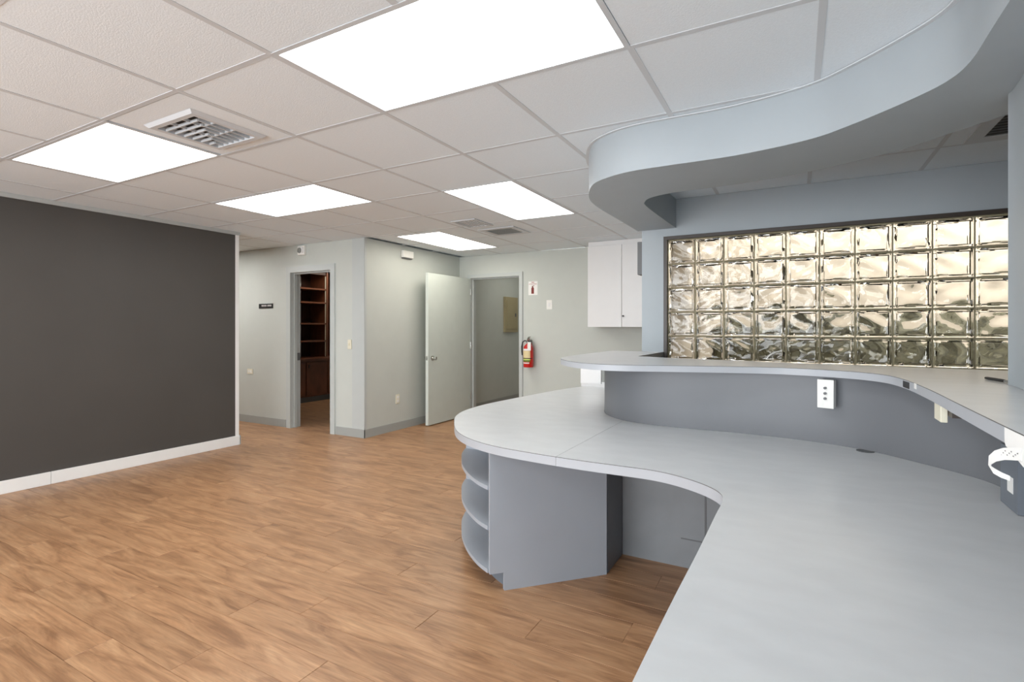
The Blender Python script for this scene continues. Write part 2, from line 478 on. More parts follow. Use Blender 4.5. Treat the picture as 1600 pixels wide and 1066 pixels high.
# rear wall with an assumed daylight opening behind the camera
struct('wall_rear', B((-9.2, -5.4, -3.17, -3.05, 0, CEIL), (.45, 2.32, -3.17, -3.05, 0, CEIL), (-5.4, .45, -3.17, -3.05, 0, .12), (-5.4, .45, -3.17, -3.05, 2.3, CEIL)), WALL)
struct('wall_office', B((-9.1, -4.62, 7.35, 7.45, 0, CEIL)), WALL)
struct('wall_closet', B((-3.3, -3.2, 6.62, 8.9, 0, CEIL), (-4.5, -3.2, 8.8, 8.9, 0, CEIL)), WALL)
# assumed window behind the camera, added for daylight: frame bars only, no panes
wbars = [(-5.4, .45, -3.14, -3.08, .12, .17), (-5.4, .45, -3.14, -3.08, 2.25, 2.3)]
for i in range(6):
    x = -5.4 + i * 1.17
    wbars.append((max(-5.4, x - .025), min(.45, x + .025), -3.14, -3.08, .17, 2.25))
assumed_win = struct('assumed_window', B(*wbars), BASE_W)

# trims
struct('trim_1', B((-5.5, -5.487, -3.05, 3.615, CEIL - .035, CEIL)), TRIMG, 'grey metal strip along the top of the charcoal wall')
struct('trim_2', B((-5.5, -5.4955, 3.565, 3.6, .10, CEIL - .035), (-5.62, -5.4955, 3.6, 3.606, .10, CEIL - .035)), BASE_W, 'white edge strip at the end of the charcoal wall')
def chamf(x0, x1, y0, y1, h):
    bm = B((x0, x1, y0, y1, 0, h)); return bm
struct('baseboard_left', B((-5.5, -5.484, -3.05, 1.93, 0, .104), (-5.5, -5.484, 1.932, 3.62, 0, .104), (-5.635, -5.484, 3.606, 3.622, 0, .104), bev=.003), BASE_W, 'white baseboard under the charcoal wall')
struct('baseboard_front', B((-9.1, -5.90, 4.522, 4.53, 0, .1), (-4.97, -4.492, 4.522, 4.53, 0, .1)), RUBBER, 'grey vinyl cove base')
struct('baseboard_corridor', B((-4.5, -4.492, 4.522, 6.5, 0, .1), (-4.5, -4.492, 6.62, 8.8, 0, .1)), RUBBER, 'grey vinyl cove base')
struct('baseboard_far', B((-3.38, -1.17, 6.492, 6.5, 0, .1)), RUBBER, 'grey vinyl cove base')
struct('trim_3', B((-4.70, -4.497, 4.5265, 4.53, .1, CEIL), (-4.5, -4.4965, 4.5265, 4.56, .1, CEIL)), FRAME, 'grey corner guard strip')

# office door frame
def door_frame(name, x0, x1, top, y0, y1, w, label):
    """hollow metal frame: jambs and head, face width w, opening x0..x1"""
    o = struct(name, B((x0 - w, x0, y0, y1, 0, top + w)), FRAME, label)
    obj('jamb', B((x1, x1 + w, y0, y1, 0, top + w)), FRAME, o)
    obj('head', B((x0, x1, y0, y1, top, top + w)), FRAME, o)
    obj('door_stop', B((x0, x0 + .016, y0 + .06, y0 + .1, 0, top), (x1 - .016, x1, y0 + .06, y0 + .1, 0, top), (x0 + .016, x1 - .016, y0 + .06, y0 + .1, top - .016, top)), FRAME, o)
    return o
d1 = door_frame('door_1', -5.80, -5.06, 2.03, 4.51, 4.67, .075, 'grey metal frame of the office doorway')
obj('strike_plate', B((-5.80, -5.797, 4.60, 4.665, .88, .98)), GREYD, d1)
d2 = door_frame('door_2', -4.29, -3.465, 2.052, 6.48, 6.64, .055, 'grey metal frame of the closet doorway')
obj('strike_plate', B((-3.468, -3.465, 6.50, 6.56, .88, .98)), GREYD, d2)

# open door leaf, hinged on the closet frame, swung into the room along the side wall
dr = thing('door', 'grey green flush door standing open against the side wall', 'door', (-4.31, 6.0, 0))
leaf = obj('door_leaf', B((-4.335, -4.29, 5.47, 6.475, .012, 2.045), bev=.002), DOORP, dr)
for sx, xf in ((1, -4.29), (-1, -4.335)):
    k = lathe([(.033, 0), (.033, .006 * sx), (.014, .008 * sx), (.012, .032 * sx), (.024, .038 * sx), (.028, .052 * sx), (.024, .064 * sx), (.008, .069 * sx)], 20, 'X', (xf, 5.555, .905))
    obj('door_knob', k, CHROME, leaf, True)
obj('latch_plate', B((-4.325, -4.30, 5.4685, 5.47, .88, .935), (-4.318, -4.307, 5.456, 5.4685, .898, .915)), CHROME, leaf)
for z in (.25, 1.0, 1.8):
    obj('hinge', lathe([(.007, z), (.007, z + .1)], 10, 'Z', (-4.284, 6.478, 0)), CHROME, leaf, True)

# ------------------------------------------------------------------ glass block window
BX0, BZ1, BPX, BPZ = -.955, 2.046, .2197, .2005
NC, NR = 12, 10
gw = struct('window_1', B((-.985, 1.72, 4.415, 4.545, 2.05, 2.078), (-.985, -.957, 4.415, 4.545, 0, 2.05)), BROWN, 'wall of wavy glass blocks in a dark frame')
mort = bmesh.new()
for i in range(NC + 1):
    x = BX0 + i * BPX; box(mort, x - .0045, x + .0045, 4.452, 4.528, .03, 2.05)
for j in range(NR + 1):
    z = BZ1 - j * BPZ
    for i in range(NC):
        x = BX0 + i * BPX; box(mort, x + .0045, x + BPX - .0045, 4.452, 4.528, z - .004, z + .004)
obj('mortar_joints', mort, MORTAR, gw)
def block_mesh(seed):
    rnd = random.Random(seed)
    w, h, d = BPX - .009, BPZ - .008, .082
    n = 16; bm = bmesh.new()
    ph = [(rnd.uniform(14, 34), rnd.uniform(-1, 1) * 30, rnd.uniform(0, 6.3), rnd.uniform(.5, 1)) for _ in range(5)]
    def wave(x, z): return sum(a[3] * math.sin(a[0] * x + a[1] * z + a[2] + 1.5 * math.sin(22 * z + a[2])) for a in ph) * .0021
    def face(sy, off):
        ring = [(-.5 * w, -.5 * h), (.5 * w, -.5 * h), (.5 * w, .5 * h), (-.5 * w, .5 * h)]
        us = [-.5 * w, -.5 * w + .006, -.5 * w + .016, -.5 * w + .022] + [-.5 * w + .022 + (w - .044) * k / n for k in range(1, n)] + [.5 * w - .022, .5 * w - .016, .5 * w - .006, .5 * w]
        ws = [-.5 * h, -.5 * h + .006, -.5 * h + .016, -.5 * h + .022] + [-.5 * h + .022 + (h - .044) * k / n for k in range(1, n)] + [.5 * h - .022, .5 * h - .016, .5 * h - .006, .5 * h]
        g = []
        for x in us:
            colv = []
            for z in ws:
                e = min(.5 * w - abs(x), .5 * h - abs(z))
                dep = d / 2 - .006 if e < .001 else d / 2
                if e > .0195: dep = d / 2 - .007 + wave(x + off, z + off)
                colv.append(bm.verts.new((x, sy * dep, z)))
            g.append(colv)
        for i in range(len(us) - 1):
            for j in range(len(ws) - 1):
                q = (g[i][j], g[i + 1][j], g[i + 1][j + 1], g[i][j + 1])
                bm.faces.new(q if sy < 0 else q[::-1])
        N = len(us) - 1; K = len(ws) - 1
        return [g[i][0] for i in range(N)] + [g[N][j] for j in range(K)] + [g[N - i][K] for i in range(N)] + [g[0][K - j] for j in range(K)]
    a = face(-1, 0); b = face(1, .37)
    for i in range(len(a)):
        j = (i + 1) % len(a); bm.faces.new((a[j], a[i], b[i], b[j]))
    me = bpy.data.meshes.new('glass_block'); bm.to_mesh(me); bm.free(); me.materials.append(GLASS)
    for p in me.polygons: p.use_smooth = True
    me.set_sharp_from_angle(angle=math.radians(45))
    return me
bms = [block_mesh(k) for k in range(4)]
for j in range(NR):
    for i in range(NC):
        o = bpy.data.objects.new('glass_block', bms[(i * 3 + j * 2 + (i * j) % 3) % 4]); COL.objects.link(o); o.parent = gw
        o.location = Vector((BX0 + (i + .5) * BPX, 4.49, BZ1 - (j + .5) * BPZ)) - gw.location

# outside beyond the glass blocks
struct('ground', B((-.98, 14, 4.56, 9, -.2, -.05)), ASPH, 'paving outside the glass blocks')
STUCCO = M('cream_stucco', rgb(164, 152, 136), .9, var=.06, scale=3)
struct('wall_neighbour', B((-1.1, 14, 7.6, 7.75, -.05, 3.6), (-1.1, -.98, 6.62, 7.6, -.05, 3.6), (-.984, -.975, 4.56, 6.62, -.05, 2.6)), STUCCO)
struct('added_shade_roof', B((-.98, 8, 4.56, 6.3, 2.62, 2.7)), STUCCO)  # unseen roof added to keep sky light off the wall behind the blocks
def hedge_mesh():
    bm = bmesh.new(); rnd = random.Random(3); g = []
    nx, npf = 90, 14
    for i in range(nx + 1):
        x = -.9 + 10.0 * i / nx; r = []
        for k in range(npf + 1):
            a = PI * k / npf
            yy = 7.1 - .42 * math.copysign(abs(math.cos(a)) ** .5, math.cos(a)); zz = 1.40 * math.sin(a) ** .45
            r.append(bm.verts.new((x, yy + rnd.uniform(-.06, .06), max(-.05, zz - .04 + rnd.uniform(-.07, .07)))))
        g.append(r)
    for p, q in zip(g, g[1:]):
        for k in range(npf): bm.faces.new((p[k], p[k + 1], q[k + 1], q[k]))
    bm.faces.new(g[0]); bm.faces.new(g[-1][::-1])
    bmesh.ops.recalc_face_normals(bm, faces=bm.faces)
    return bm
tag(obj('hedge', hedge_mesh(), LEAF), 'clipped green hedge outside behind the glass blocks', 'hedge')

# ------------------------------------------------------------------ soffit
sof = struct('soffit', prism(SOFFIT_OUT + SOFFIT_IN[::-1], 2.145, CEIL - .0005), WALL_G, 'curved blue grey dropped soffit above the reception counter', True)
obj('ceiling_angle', ribbon(offset(SOFFIT_OUT, -.018), .018, CEIL - .006, CEIL - .0006), TEE, sof, True)
# wall standing on the counter at the right
pil = [p for p in RISER if p[1] <= 2.47 and p[0] > .5]
struct('wall_pilaster', ribbon(pil, .16, 1.111, 2.1445), WALL_G, 'blue grey wall rising from the counter to the soffit', True)

# ------------------------------------------------------------------ reception desk
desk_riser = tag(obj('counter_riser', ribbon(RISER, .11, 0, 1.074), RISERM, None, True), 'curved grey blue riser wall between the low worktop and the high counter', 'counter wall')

def slab(name, outline, z0, z1, sheet, parent):
    """edge-banded core with a thin laminate sheet whose edge shows as a dark line"""
    o = obj(name, prism(outline, z0, z1 - sheet), EDGE, parent, True)
    obj('laminate_sheet', prism([(x, y) for x, y in outline], z1 - sheet + .0001, z1, side_mat=1), [LAM, CORE], o)
    return o

# low worktop: two slabs butted at a seam
rin = [p for p in RISER]
wk = thing('worktop', 'curved light grey laminate worktop at desk height sweeping toward the camera', 'worktop', (-.6, 2.4, .69))
SEAM = -.95
left_front = [p for p in WORKTOP if p[0] < SEAM and p[1] > 2.0]
right_front = [p for p in WORKTOP if p[0] >= SEAM]
riser_l = [p for p in RISER if p[0] < SEAM]
riser_r = [p for p in RISER if p[0] >= SEAM]
inset = .004
def yat(path, x):
    for a, b in zip(path, path[1:]):
        if (a[0] - x) * (b[0] - x) <= 0 and a[0] != b[0]:
            return a[1] + (b[1] - a[1]) * (x - a[0]) / (b[0] - a[0])
ya_, yb_ = yat([p for p in WORKTOP if p[1] < 2.5], SEAM), yat([p for p in RISER if p[1] < 3.4], SEAM)
left_poly = left_front + [(SEAM - .0006, ya_), (SEAM - .0006, yb_)] + [p for p in offset(riser_l, -.002)][::-1] + [(-1.215, 4.95)]
right_poly = [(SEAM + .0006, ya_)] + right_front + [p for p in offset(riser_r, -.002)][::-1] + [(SEAM + .0006, yb_)]
slab('worktop_slab', left_poly, .693, .735, .0028, wk)
ws = slab('worktop_slab', right_poly, .693, .735, .0028, wk)
obj('cable_grommet', lathe([(.037, .7352), (.037, .7372), (.031, .7374), (.029, .7362), (.005, .7360)], 28, 'Z', (.279, 2.925, 0)), GREYD, wk, True)

# base cabinet with rounded open shelves
Pn = (-1.335, 2.19)
ARC = spline([Pn, (-1.44, 2.245), (-1.568, 2.345), (-1.69, 2.47), (-1.775, 2.585), (-1.85, 2.70), (-1.905, 2.82)], 4)
bc = thing('base_cabinet', 'grey blue base cabinet with rounded open shelves under the worktop end', 'cabinet', (-1.4, 2.5, 0))
P0 = Vector(Pn); P1 = Vector((-.889, 2.654))
dirv = (P1 - P0).normalized()
def panel(a, b, t, z0, z1):
    d = (b - a).normalized(); n = Vector((-d.y, d.x)) * t
    return prism([tuple(a), tuple(b), tuple(b + n), tuple(a + n)], z0, z1)
tk = P0 + dirv * .075
fp = bmesh.new(); LP = (P1 - P0).length; nv = Vector((-dirv.y, dirv.x)) * .02
prf = [(0, .09), (.075, .09), (.075, 0), (LP, 0), (LP, .692), (0, .692)]
fa = [fp.verts.new((*(P0 + dirv * u_), z_)) for u_, z_ in prf]; fb = [fp.verts.new((*(P0 + dirv * u_ + nv), z_)) for u_, z_ in prf]
fp.faces.new(fa); fp.faces.new(fb[::-1])
for i in range(6): fp.faces.new((fa[(i + 1) % 6], fa[i], fb[i], fb[(i + 1) % 6]))
bmesh.ops.recalc_face_normals(fp, faces=fp.faces)
obj('front_panel', fp, CAB, bc)
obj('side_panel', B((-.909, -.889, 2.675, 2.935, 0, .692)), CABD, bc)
obj('back_panel', B((-1.90, -.91, 2.82, 2.84, .0, .692)), CAB, bc)
inn = [tuple(P0 + Vector((-dirv.y, dirv.x)) * .021), tuple(P0 + Vector((-dirv.y, dirv.x)) * .021 + dirv * .44), (-1.05, 2.819)]
for z in (.09, .305, .505):
    pts = ARC[1:] + [(-1.05, 2.819)] + inn[1:2][::1] + inn[0:1]
    obj('shelf', prism(pts, z, z + .02), CAB, bc, True)
toe = [tuple(Vector(p) + Vector((.045, .09))) for p in ARC]
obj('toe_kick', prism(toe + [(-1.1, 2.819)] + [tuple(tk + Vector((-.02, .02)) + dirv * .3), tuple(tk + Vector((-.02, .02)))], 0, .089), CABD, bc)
# knee-hole panels behind
kp = thing('modesty_panel', 'shade-darkened grey panel closing the knee space below the worktop', 'panel', (-.2, 2.94, 0))
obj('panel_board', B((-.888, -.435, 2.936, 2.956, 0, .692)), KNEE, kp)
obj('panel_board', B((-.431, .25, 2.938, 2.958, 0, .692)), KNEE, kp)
obj('joint_strip', B((-.4375, -.4285, 2.9345, 2.936, 0, .692)), GREYD, kp)
obj('cable_slot_edge', B((-.56, -.45, 2.933, 2.936, .155, .161)), GREYD, kp)
tag(obj('support_panel', B((-1.80, -1.78, 2.95, 4.92, 0, .692)), CAB), 'grey panel under the far left edge of the worktop', 'panel')
tag(obj('end_panel', B((-.12, .60, -.58, -.56, 0, .692)), CAB), 'grey end panel under the near end of the worktop', 'panel')

# high counter
hc = thing('counter', 'high curved grey transaction counter on the riser wall', 'counter', (-.4, 3.1, 1.075))
COUNTER = COUNTER_OUT + COUNTER_IN[::-1]
slab('counter_slab', COUNTER, 1.075, 1.11, .0025, hc)

# white cupboard at the far end of the worktop
wc = thing('low_cupboard', 'small white cupboard standing on the far end of the worktop below the counter', 'cabinet', (-1.53, 5.0, .735))
obj('body', B((-1.87, -1.2, 4.80, 5.15, .7355, 1.04)), WHITE, wc)
dd = obj('cupboard_door', B((-1.868, -1.66, 4.782, 4.799, .77, 1.038)), WHITE, wc)
obj('key_lock', lathe([(.009, 4.776), (.009, 4.782)], 14, 'Y', (-1.82, 0, .93)), GREYD, dd, True)
obj('grey_panel', B((-1.655, -1.205, 4.785, 4.799, .79, 1.038)), GRILLE, wc)  # flat grey panel right of the white door

# wall cupboard
wcab = thing('wall_cabinet', 'white two door wall cabinet hung below the ceiling by the far wall', 'cabinet', (-1.8, 6.3, 1.32))
obj('body', B((-2.30, -1.18, 6.15, 6.495, 1.322, 2.33)), WHITE, wcab)
for a, b, kx in ((-2.30, -1.869, None), (-1.864, -1.42, -1.845)):
    d_ = obj('cabinet_door', B((a, b, 6.13, 6.149, 1.322, 2.328), bev=.0015), WHITE, wcab)
    if kx: obj('door_knob', lathe([(.009, 6.129), (.006, 6.122), (.011, 6.116), (.010, 6.108)], 14, 'Y', (kx, 0, 1.455)), BLACK, d_, True)
obj('cabinet_door', B((-1.416, -1.18, 6.13, 6.149, 1.322, 2.328), bev=.0015), WHITE, wcab)
obj('filler_strip', B((-2.30, -1.18, 6.15, 6.17, 2.33, CEIL - .001)), WHITE, wcab)
tag(obj('wall_box', B((-1.262, -1.171, 4.62, 4.72, 1.79, 2.085), bev=.004), GREYD), 'dark grey box fixed beside the white wall cabinet', 'wall box')

# ------------------------------------------------------------------ ceiling lights
for i, (r, colr, k, lab) in enumerate(LIGHTS):
    x0, x1, y0, y1 = r
    t = thing('ceiling_light', lab, 'ceiling light', ((x0 + x1) / 2, (y0 + y1) / 2, CEIL), 'fluorescent troffers in the tile ceiling')
    f = .018; z0, z1 = CEIL - .0008, CEIL + .02
    obj('frame', B((x0 - .018, x1 + .018, y0 - .018, y0 + .004, z0, z1), (x0 - .018, x1 + .018, y1 - .004, y1 + .018, z0, z1),
                   (x0 - .018, x0 + .004, y0 + .004, y1 - .004, z0, z1), (x1 - .004, x1 + .018, y0 + .004, y1 - .004, z0, z1)), TEE, t)
    lm = emit('lit_diffuser', (*colr, 1), LAMP_POWER * k)
    obj('diffuser', B((x0 + .004, x1 - .004, y0 + .004, y1 - .004, CEIL + .004, CEIL + .012)), lm, t)
# office light
t = thing('ceiling_light', 'ceiling light inside the office seen through the top of the doorway', 'ceiling light', (-7.4, 6.65, CEIL), 'fluorescent troffers in the tile ceiling')
obj('frame', B((-7.73, -7.07, 6.02, 6.04, CEIL - .005, CEIL + .02), (-7.73, -7.07, 7.26, 7.28, CEIL - .005, CEIL + .02), (-7.73, -7.71, 6.04, 7.26, CEIL - .005, CEIL + .02), (-7.09, -7.07, 6.04, 7.26, CEIL - .005, CEIL + .02)), TEE, t)
obj('diffuser', B((-7.71, -7.09, 6.04, 7.26, CEIL, CEIL + .01)), emit('office_diffuser', (1, .93, .82, 1), 3.2), t)
t = thing('ceiling_light', 'added unseen ceiling light inside the closet beyond the open door', 'ceiling light', (-3.85, 8.3, CEIL), 'fluorescent troffers in the tile ceiling')  # unseen lamp, added to brighten the closet interior
obj('frame', B((-4.17, -3.53, 7.18, 7.2, CEIL - .005, CEIL + .02), (-4.17, -3.53, 8.4, 8.42, CEIL - .005, CEIL + .02), (-4.17, -4.15, 7.2, 8.4, CEIL - .005, CEIL + .02), (-3.55, -3.53, 7.2, 8.4, CEIL - .005, CEIL + .02)), TEE, t)
obj('diffuser', B((-4.15, -3.55, 7.2, 8.4, CEIL, CEIL + .01)), emit('closet_diffuser', (1, .96, .88, 1), 1.6), t)
# ------------------------------------------------------------------ air vents
vt = thing('air_diffuser', 'white square ceiling air diffuser with corner louvres beside the warm light', 'vent', (-2.8, 1.63, CEIL))
x0, x1, y0, y1 = -3.12, -2.475, 1.332, 1.933
vx0, vx1, vy0, vy1 = -3.02, -2.60, 1.455, 1.865
zc = CEIL
obj('lay_in_panel', B((x0, vx0, y0, y1, zc + .002, zc + .014), (vx1, x1, y0, y1, zc + .002, zc + .014), (vx0, vx1, y0, vy0, zc + .002, zc + .014), (vx0, vx1, vy1, y1, zc + .002, zc + .014)), TILE, vt)
def bevel_frame(a, b, c, d, w, z_out, z_in):
    bm = bmesh.new()
    o = [bm.verts.new(p) for p in ((a, c, z_out), (b, c, z_out), (b, d, z_out), (a, d, z_out))]
    m_ = [bm.verts.new(p) for p in ((a + w * .4, c + w * .4, z_in), (b - w * .4, c + w * .4, z_in), (b - w * .4, d - w * .4, z_in), (a + w * .4, d - w * .4, z_in))]
    q = [bm.verts.new(p) for p in ((a + w, c + w, z_in), (b - w, c + w, z_in), (b - w, d - w, z_in), (a + w, d - w, z_in))]
    u = [bm.verts.new(p) for p in ((a + w, c + w, z_out + .03), (b - w, c + w, z_out + .03), (b - w, d - w, z_out + .03), (a + w, d - w, z_out + .03))]
    for r1, r2 in ((o, m_), (m_, q), (q, u)):
        for i in range(4): bm.faces.new((r1[i], r2[i], r2[(i + 1) % 4], r1[(i + 1) % 4]))
    bmesh.ops.recalc_face_normals(bm, faces=bm.faces)
    return bm
obj('register_frame', bevel_frame(vx0 - .005, vx1 + .005, vy0 - .005, vy1 + .005, .045, zc + .001, zc - .014), TEE, vt)
obj('duct_box', B((vx0 + .03, vx1 - .03, vy0 + .03, vy1 - .03, zc + .017, zc + .0215)), VOID, vt)
ix0, ix1, iy0, iy1 = vx0 + .04, vx1 - .04, vy0 + .04, vy1 - .04
for k in range(1, 7):
    s = k / 7.0
    ax, ay = ix1 - (ix1 - ix0) * s, iy0 + (iy1 - iy0) * s
    obj('louvre', B((ix0, ax, ay - .004, ay + .004, zc - .012, zc + .002), (ax - .004, ax + .004, ay, iy1, zc - .011, zc + .004)), TEE, vt)
for s in (.33, .66):
    xx = ix0 + (ix1 - ix0) * s; yy = iy0 + (iy1 - iy0) * (1 - s)
    obj('cross_bar', B((xx - .004, xx + .004, iy0, iy0 + (iy1 - iy0) * (1 - s), zc - .008, zc + .006)), TEE, vt)
    obj('cross_bar', B((xx, ix1, yy - .004, yy + .004, zc - .008, zc + .006)), TEE, vt)

def grille(name, label, r, border, slats, along_x=True, fr=TEE, back=GRILLE, slat_mat=GRILLE):
    x0, x1, y0, y1 = r; b = border; z0 = CEIL - .008
    t = thing(name, label, 'vent', ((x0 + x1) / 2, (y0 + y1) / 2, CEIL - .009))
    obj('frame', B((x0, x1, y0, y0 + b, z0, CEIL - .0005), (x0, x1, y1 - b, y1, z0, CEIL - .0005), (x0, x0 + b, y0 + b, y1 - b, z0, CEIL - .0005), (x1 - b, x1, y0 + b, y1 - b, z0, CEIL - .0005)), fr, t)
    obj('backing', B((x0 + b, x1 - b, y0 + b, y1 - b, CEIL - .002, CEIL - .0005)), back, t)
    for k in range(slats):
        s = (k + .5) / slats
        if along_x:
            yy = y0 + b + (y1 - y0 - 2 * b) * s; q = (x0 + b, x1 - b, yy - .004, yy + .004)
        else:
            xx = x0 + b + (x1 - x0 - 2 * b) * s; q = (xx - .004, xx + .004, y0 + b, y1 - b)
        obj('slat', B((*q, z0 + .001, CEIL - .002)), slat_mat, t)
    return t
grille('return_grille', 'grey ceiling return grille beyond the light by the soffit', (-3.06, -2.62, 4.77, 5.18), .06, 9, True, TEE, VOID, GRILLE)
grille('supply_vent', 'small white ceiling vent next to the grey return grille', (-3.06, -2.77, 4.26, 4.62), .03, 5, False, TEE, TEE, TEE)
grille('return_grille', 'dark grille in the ceiling between the soffit and the glass blocks', (.84, 1.34, 3.37, 3.88), .07, 8, True, TEE, VOID, GREYD)

# ------------------------------------------------------------------ wall devices
def plate_y(name, label, cat, x0, x1, z0, z1, y, mat, t=.007):
    """cover plate on a wall facing -Y"""
    r = thing(name, label, cat, ((x0 + x1) / 2, y, z0))
    obj('cover_plate', B((x0, x1, y - t, y - .0002, z0, z1), bev=.002), mat, r)
    return r
r = plate_y('light_switch', 'ivory light switch beside the office doorway', 'light switch', -4.77, -4.708, 1.055, 1.17, 4.5265, IVORY)
obj('toggle', B((-4.745, -4.733, 4.508, 4.521, 1.10, 1.125)), IVORY, r)
r = plate_y('wall_outlet', 'ivory outlet low on the wall near the charcoal partition', 'outlet', -6.71, -6.59, .672, .742, 4.53, IVORY)
obj('socket', B((-6.69, -6.657, 4.520, 4.5235, .69, .725)), PLAST, r); obj('socket', B((-6.643, -6.61, 4.520, 4.5235, .69, .725)), PLAST, r)
# door sign with illegible pale lettering
sg = thing('door_sign', 'small black sign plate beside the office doorway', 'sign', (-6.31, 4.53, 1.575))
pl_ = obj('sign_plate', B((-6.455, -6.165, 4.522, 4.5298, 1.575, 1.638)), BLACK, sg)
lt = bmesh.new(); x = -6.395
for w_ in (.016, .014, .018, .013, .016, 0, .015, .017, .014, .016):
    if w_: 
        box(lt, x, x + .004, 4.5212, 4.522, 1.600, 1.622); box(lt, x + w_ - .004, x + w_, 4.5212, 4.522, 1.600, 1.622); box(lt, x + .004, x + w_ - .004, 4.5212, 4.522, 1.614, 1.619)
    x += (w_ or .01) + .006
obj('lettering', lt, PAPER, pl_, kind='stuff')
# alarm above office doorway
al = thing('alarm_sounder', 'white square alarm sounder under the ceiling above the office doorway', 'alarm', (-5.575, 4.53, 2.24))
obj('housing', B((-5.635, -5.51, 4.49, 4.5298, 2.245, 2.365), bev=.006), PLAST, al)
obj('horn', lathe([(.036, 4.490), (.034, 4.482), (.024, 4.484), (.008, 4.488)], 20, 'Y', (-5.595, 0, 2.305)), GRILLE, al, True)
obj('strobe', B((-5.548, -5.522, 4.478, 4.490, 2.27, 2.345), bev=.003), WHITE, al)
# chime on corridor wall
ch = thing('door_chime', 'small white chime box high on the side wall', 'chime', (-4.5, 5.27, 2.225))
obj('cover', B((-4.4998, -4.455, 5.175, 5.375, 2.228, 2.318), bev=.006), PLAST, ch)
obj('base', B((-4.4998, -4.47, 5.185, 5.365, 2.216, 2.2275)), GREYD, ch)
# outlet on corridor wall
ol = thing('wall_outlet', 'ivory duplex outlet low on the side wall left of the open door', 'outlet', (-4.5, 5.105, .335))
obj('cover_plate', B((-4.4998, -4.493, 5.07, 5.14, .337, .457), bev=.002), IVORY, ol)
for z in (.355, .405): obj('socket', B((-4.4935, -4.4895, 5.085, 5.125, z, z + .035)), PLAST, ol)
# switch on far wall
r = plate_y('light_switch', 'white switch plate on the far wall right of the extinguisher sign', 'light switch', -3.04, -2.955, 1.565, 1.695, 6.5, PLAST)
obj('rocker', B((-3.012, -2.983, 6.489, 6.4925, 1.60, 1.66)), WHITE, r)
# electrical panel in closet
ep = thing('electrical_panel', 'beige electrical breaker panel seen through the closet doorway', 'electrical panel', (-4.5, 8.05, 1.24))
obj('housing', B((-4.4998, -4.46, 7.84, 8.30, 1.235, 1.855)), BEIGE, ep)
dpn = obj('panel_door', B((-4.46, -4.452, 7.89, 8.25, 1.29, 1.80), bev=.002), BEIGE, ep)
obj('latch', B((-4.452, -4.442, 8.18, 8.21, 1.51, 1.57)), GREYD, dpn)

# fire extinguisher sign
fs = thing('extinguisher_sign', 'white fire extinguisher sign above the red extinguisher', 'sign', (-3.25, 6.5, 1.77))
fp_ = obj('sign_plate', B((-3.322, -3.18, 6.496, 6.4998, 1.772, 1.965)), PAPER, fs)
obj('lettering', text_bm('FIRE', .024, (-3.251, 6.4955, 1.948), (1, 0, 0), (0, 0, 1)), REDINK, fp_, kind='stuff')
obj('lettering', text_bm('EXTINGUISHER', .018, (-3.251, 6.4955, 1.925), (1, 0, 0), (0, 0, 1)), REDINK, fp_, kind='stuff')
pic = bmesh.new()
prof = [(-3.275, 1.79), (-3.235, 1.79), (-3.235, 1.865), (-3.243, 1.882), (-3.249, 1.887), (-3.249, 1.893), (-3.228, 1.899), (-3.228, 1.906), (-3.262, 1.900), (-3.268, 1.893), (-3.262, 1.886), (-3.267, 1.882), (-3.275, 1.865)]
a = [pic.verts.new((x, 6.4952, z)) for x, z in prof]; b = [pic.verts.new((x, 6.496, z)) for x, z in prof]
pic.faces.new(a); pic.faces.new(b[::-1])
for i in range(len(prof)): pic.faces.new((a[(i + 1) % len(prof)], a[i], b[i], b[(i + 1) % len(prof)]))
bmesh.ops.recalc_face_normals(pic, faces=pic.faces)
obj('pictogram', pic, MAROON, fp_)

# fire extinguisher
ex, ey = -3.275, 6.405
fe = thing('fire_extinguisher', 'red fire extinguisher hung on the far wall beside the closet door', 'fire extinguisher', (ex, ey, .75))
body = obj('cylinder', lathe([(.045, .762), (.066, .765), (.070, .775), (.070, 1.02), (.064, 1.05), (.045, 1.075), (.026, 1.088), (.022, 1.10)], 28, 'Z', (ex, ey, 0)), RED, fe, True)
def label_band(z0, z1, a0, a1, mat, nm='label'):
    bm = bmesh.new(); g = []
    for k in range(13):
        a = math.radians(a0 + (a1 - a0) * k / 12)
        g.append([bm.verts.new((ex + r_ * math.cos(a), ey + r_ * math.sin(a), z)) for r_, z in ((.0704, z0), (.0714, z0), (.0714, z1), (.0704, z1))])
    for p, q in zip(g, g[1:]):
        for i in range(4): bm.faces.new((p[i], p[(i + 1) % 4], q[(i + 1) % 4], q[i]))
    bmesh.ops.recalc_face_normals(bm, faces=bm.faces)
    obj(nm, bm, mat, body, True)
A0, A1 = 205, 318
label_band(.895, .992, A0, A1, YELL); label_band(.994, 1.022, A0, A1, PAPER)
label_band(.884, .894, A0, A1 + 25, BLACK, 'strap'); label_band(.866, .883, A0, A1, LIME, 'label_stripe'); label_band(.842, .865, A0, A1, GREEN, 'label_stripe'); label_band(.818, .832, A0, A1 - 12, PAPER, 'label_stripe')
obj('valve', B((ex - .018, ex + .018, ey - .018, ey + .018, 1.095, 1.135), bev=.004), BLACK, fe)
obj('handle', tube([(ex + .0, ey - .02, 1.128), (ex + .02, ey - .045, 1.150), (ex + .05, ey - .06, 1.168)], [.010, .010, .007], 8), CHROME, fe, True)
obj('lever', tube([(ex - .005, ey - .015, 1.148), (ex + .025, ey - .045, 1.178), (ex + .06, ey - .055, 1.188)], [.010, .010, .007], 8), CHROME, fe, True)
obj('gauge', lathe([(.016, ey - .034), (.016, ey - .018)], 16, 'Y', (ex - .004, 0, 1.116)), CHROME, fe, True)
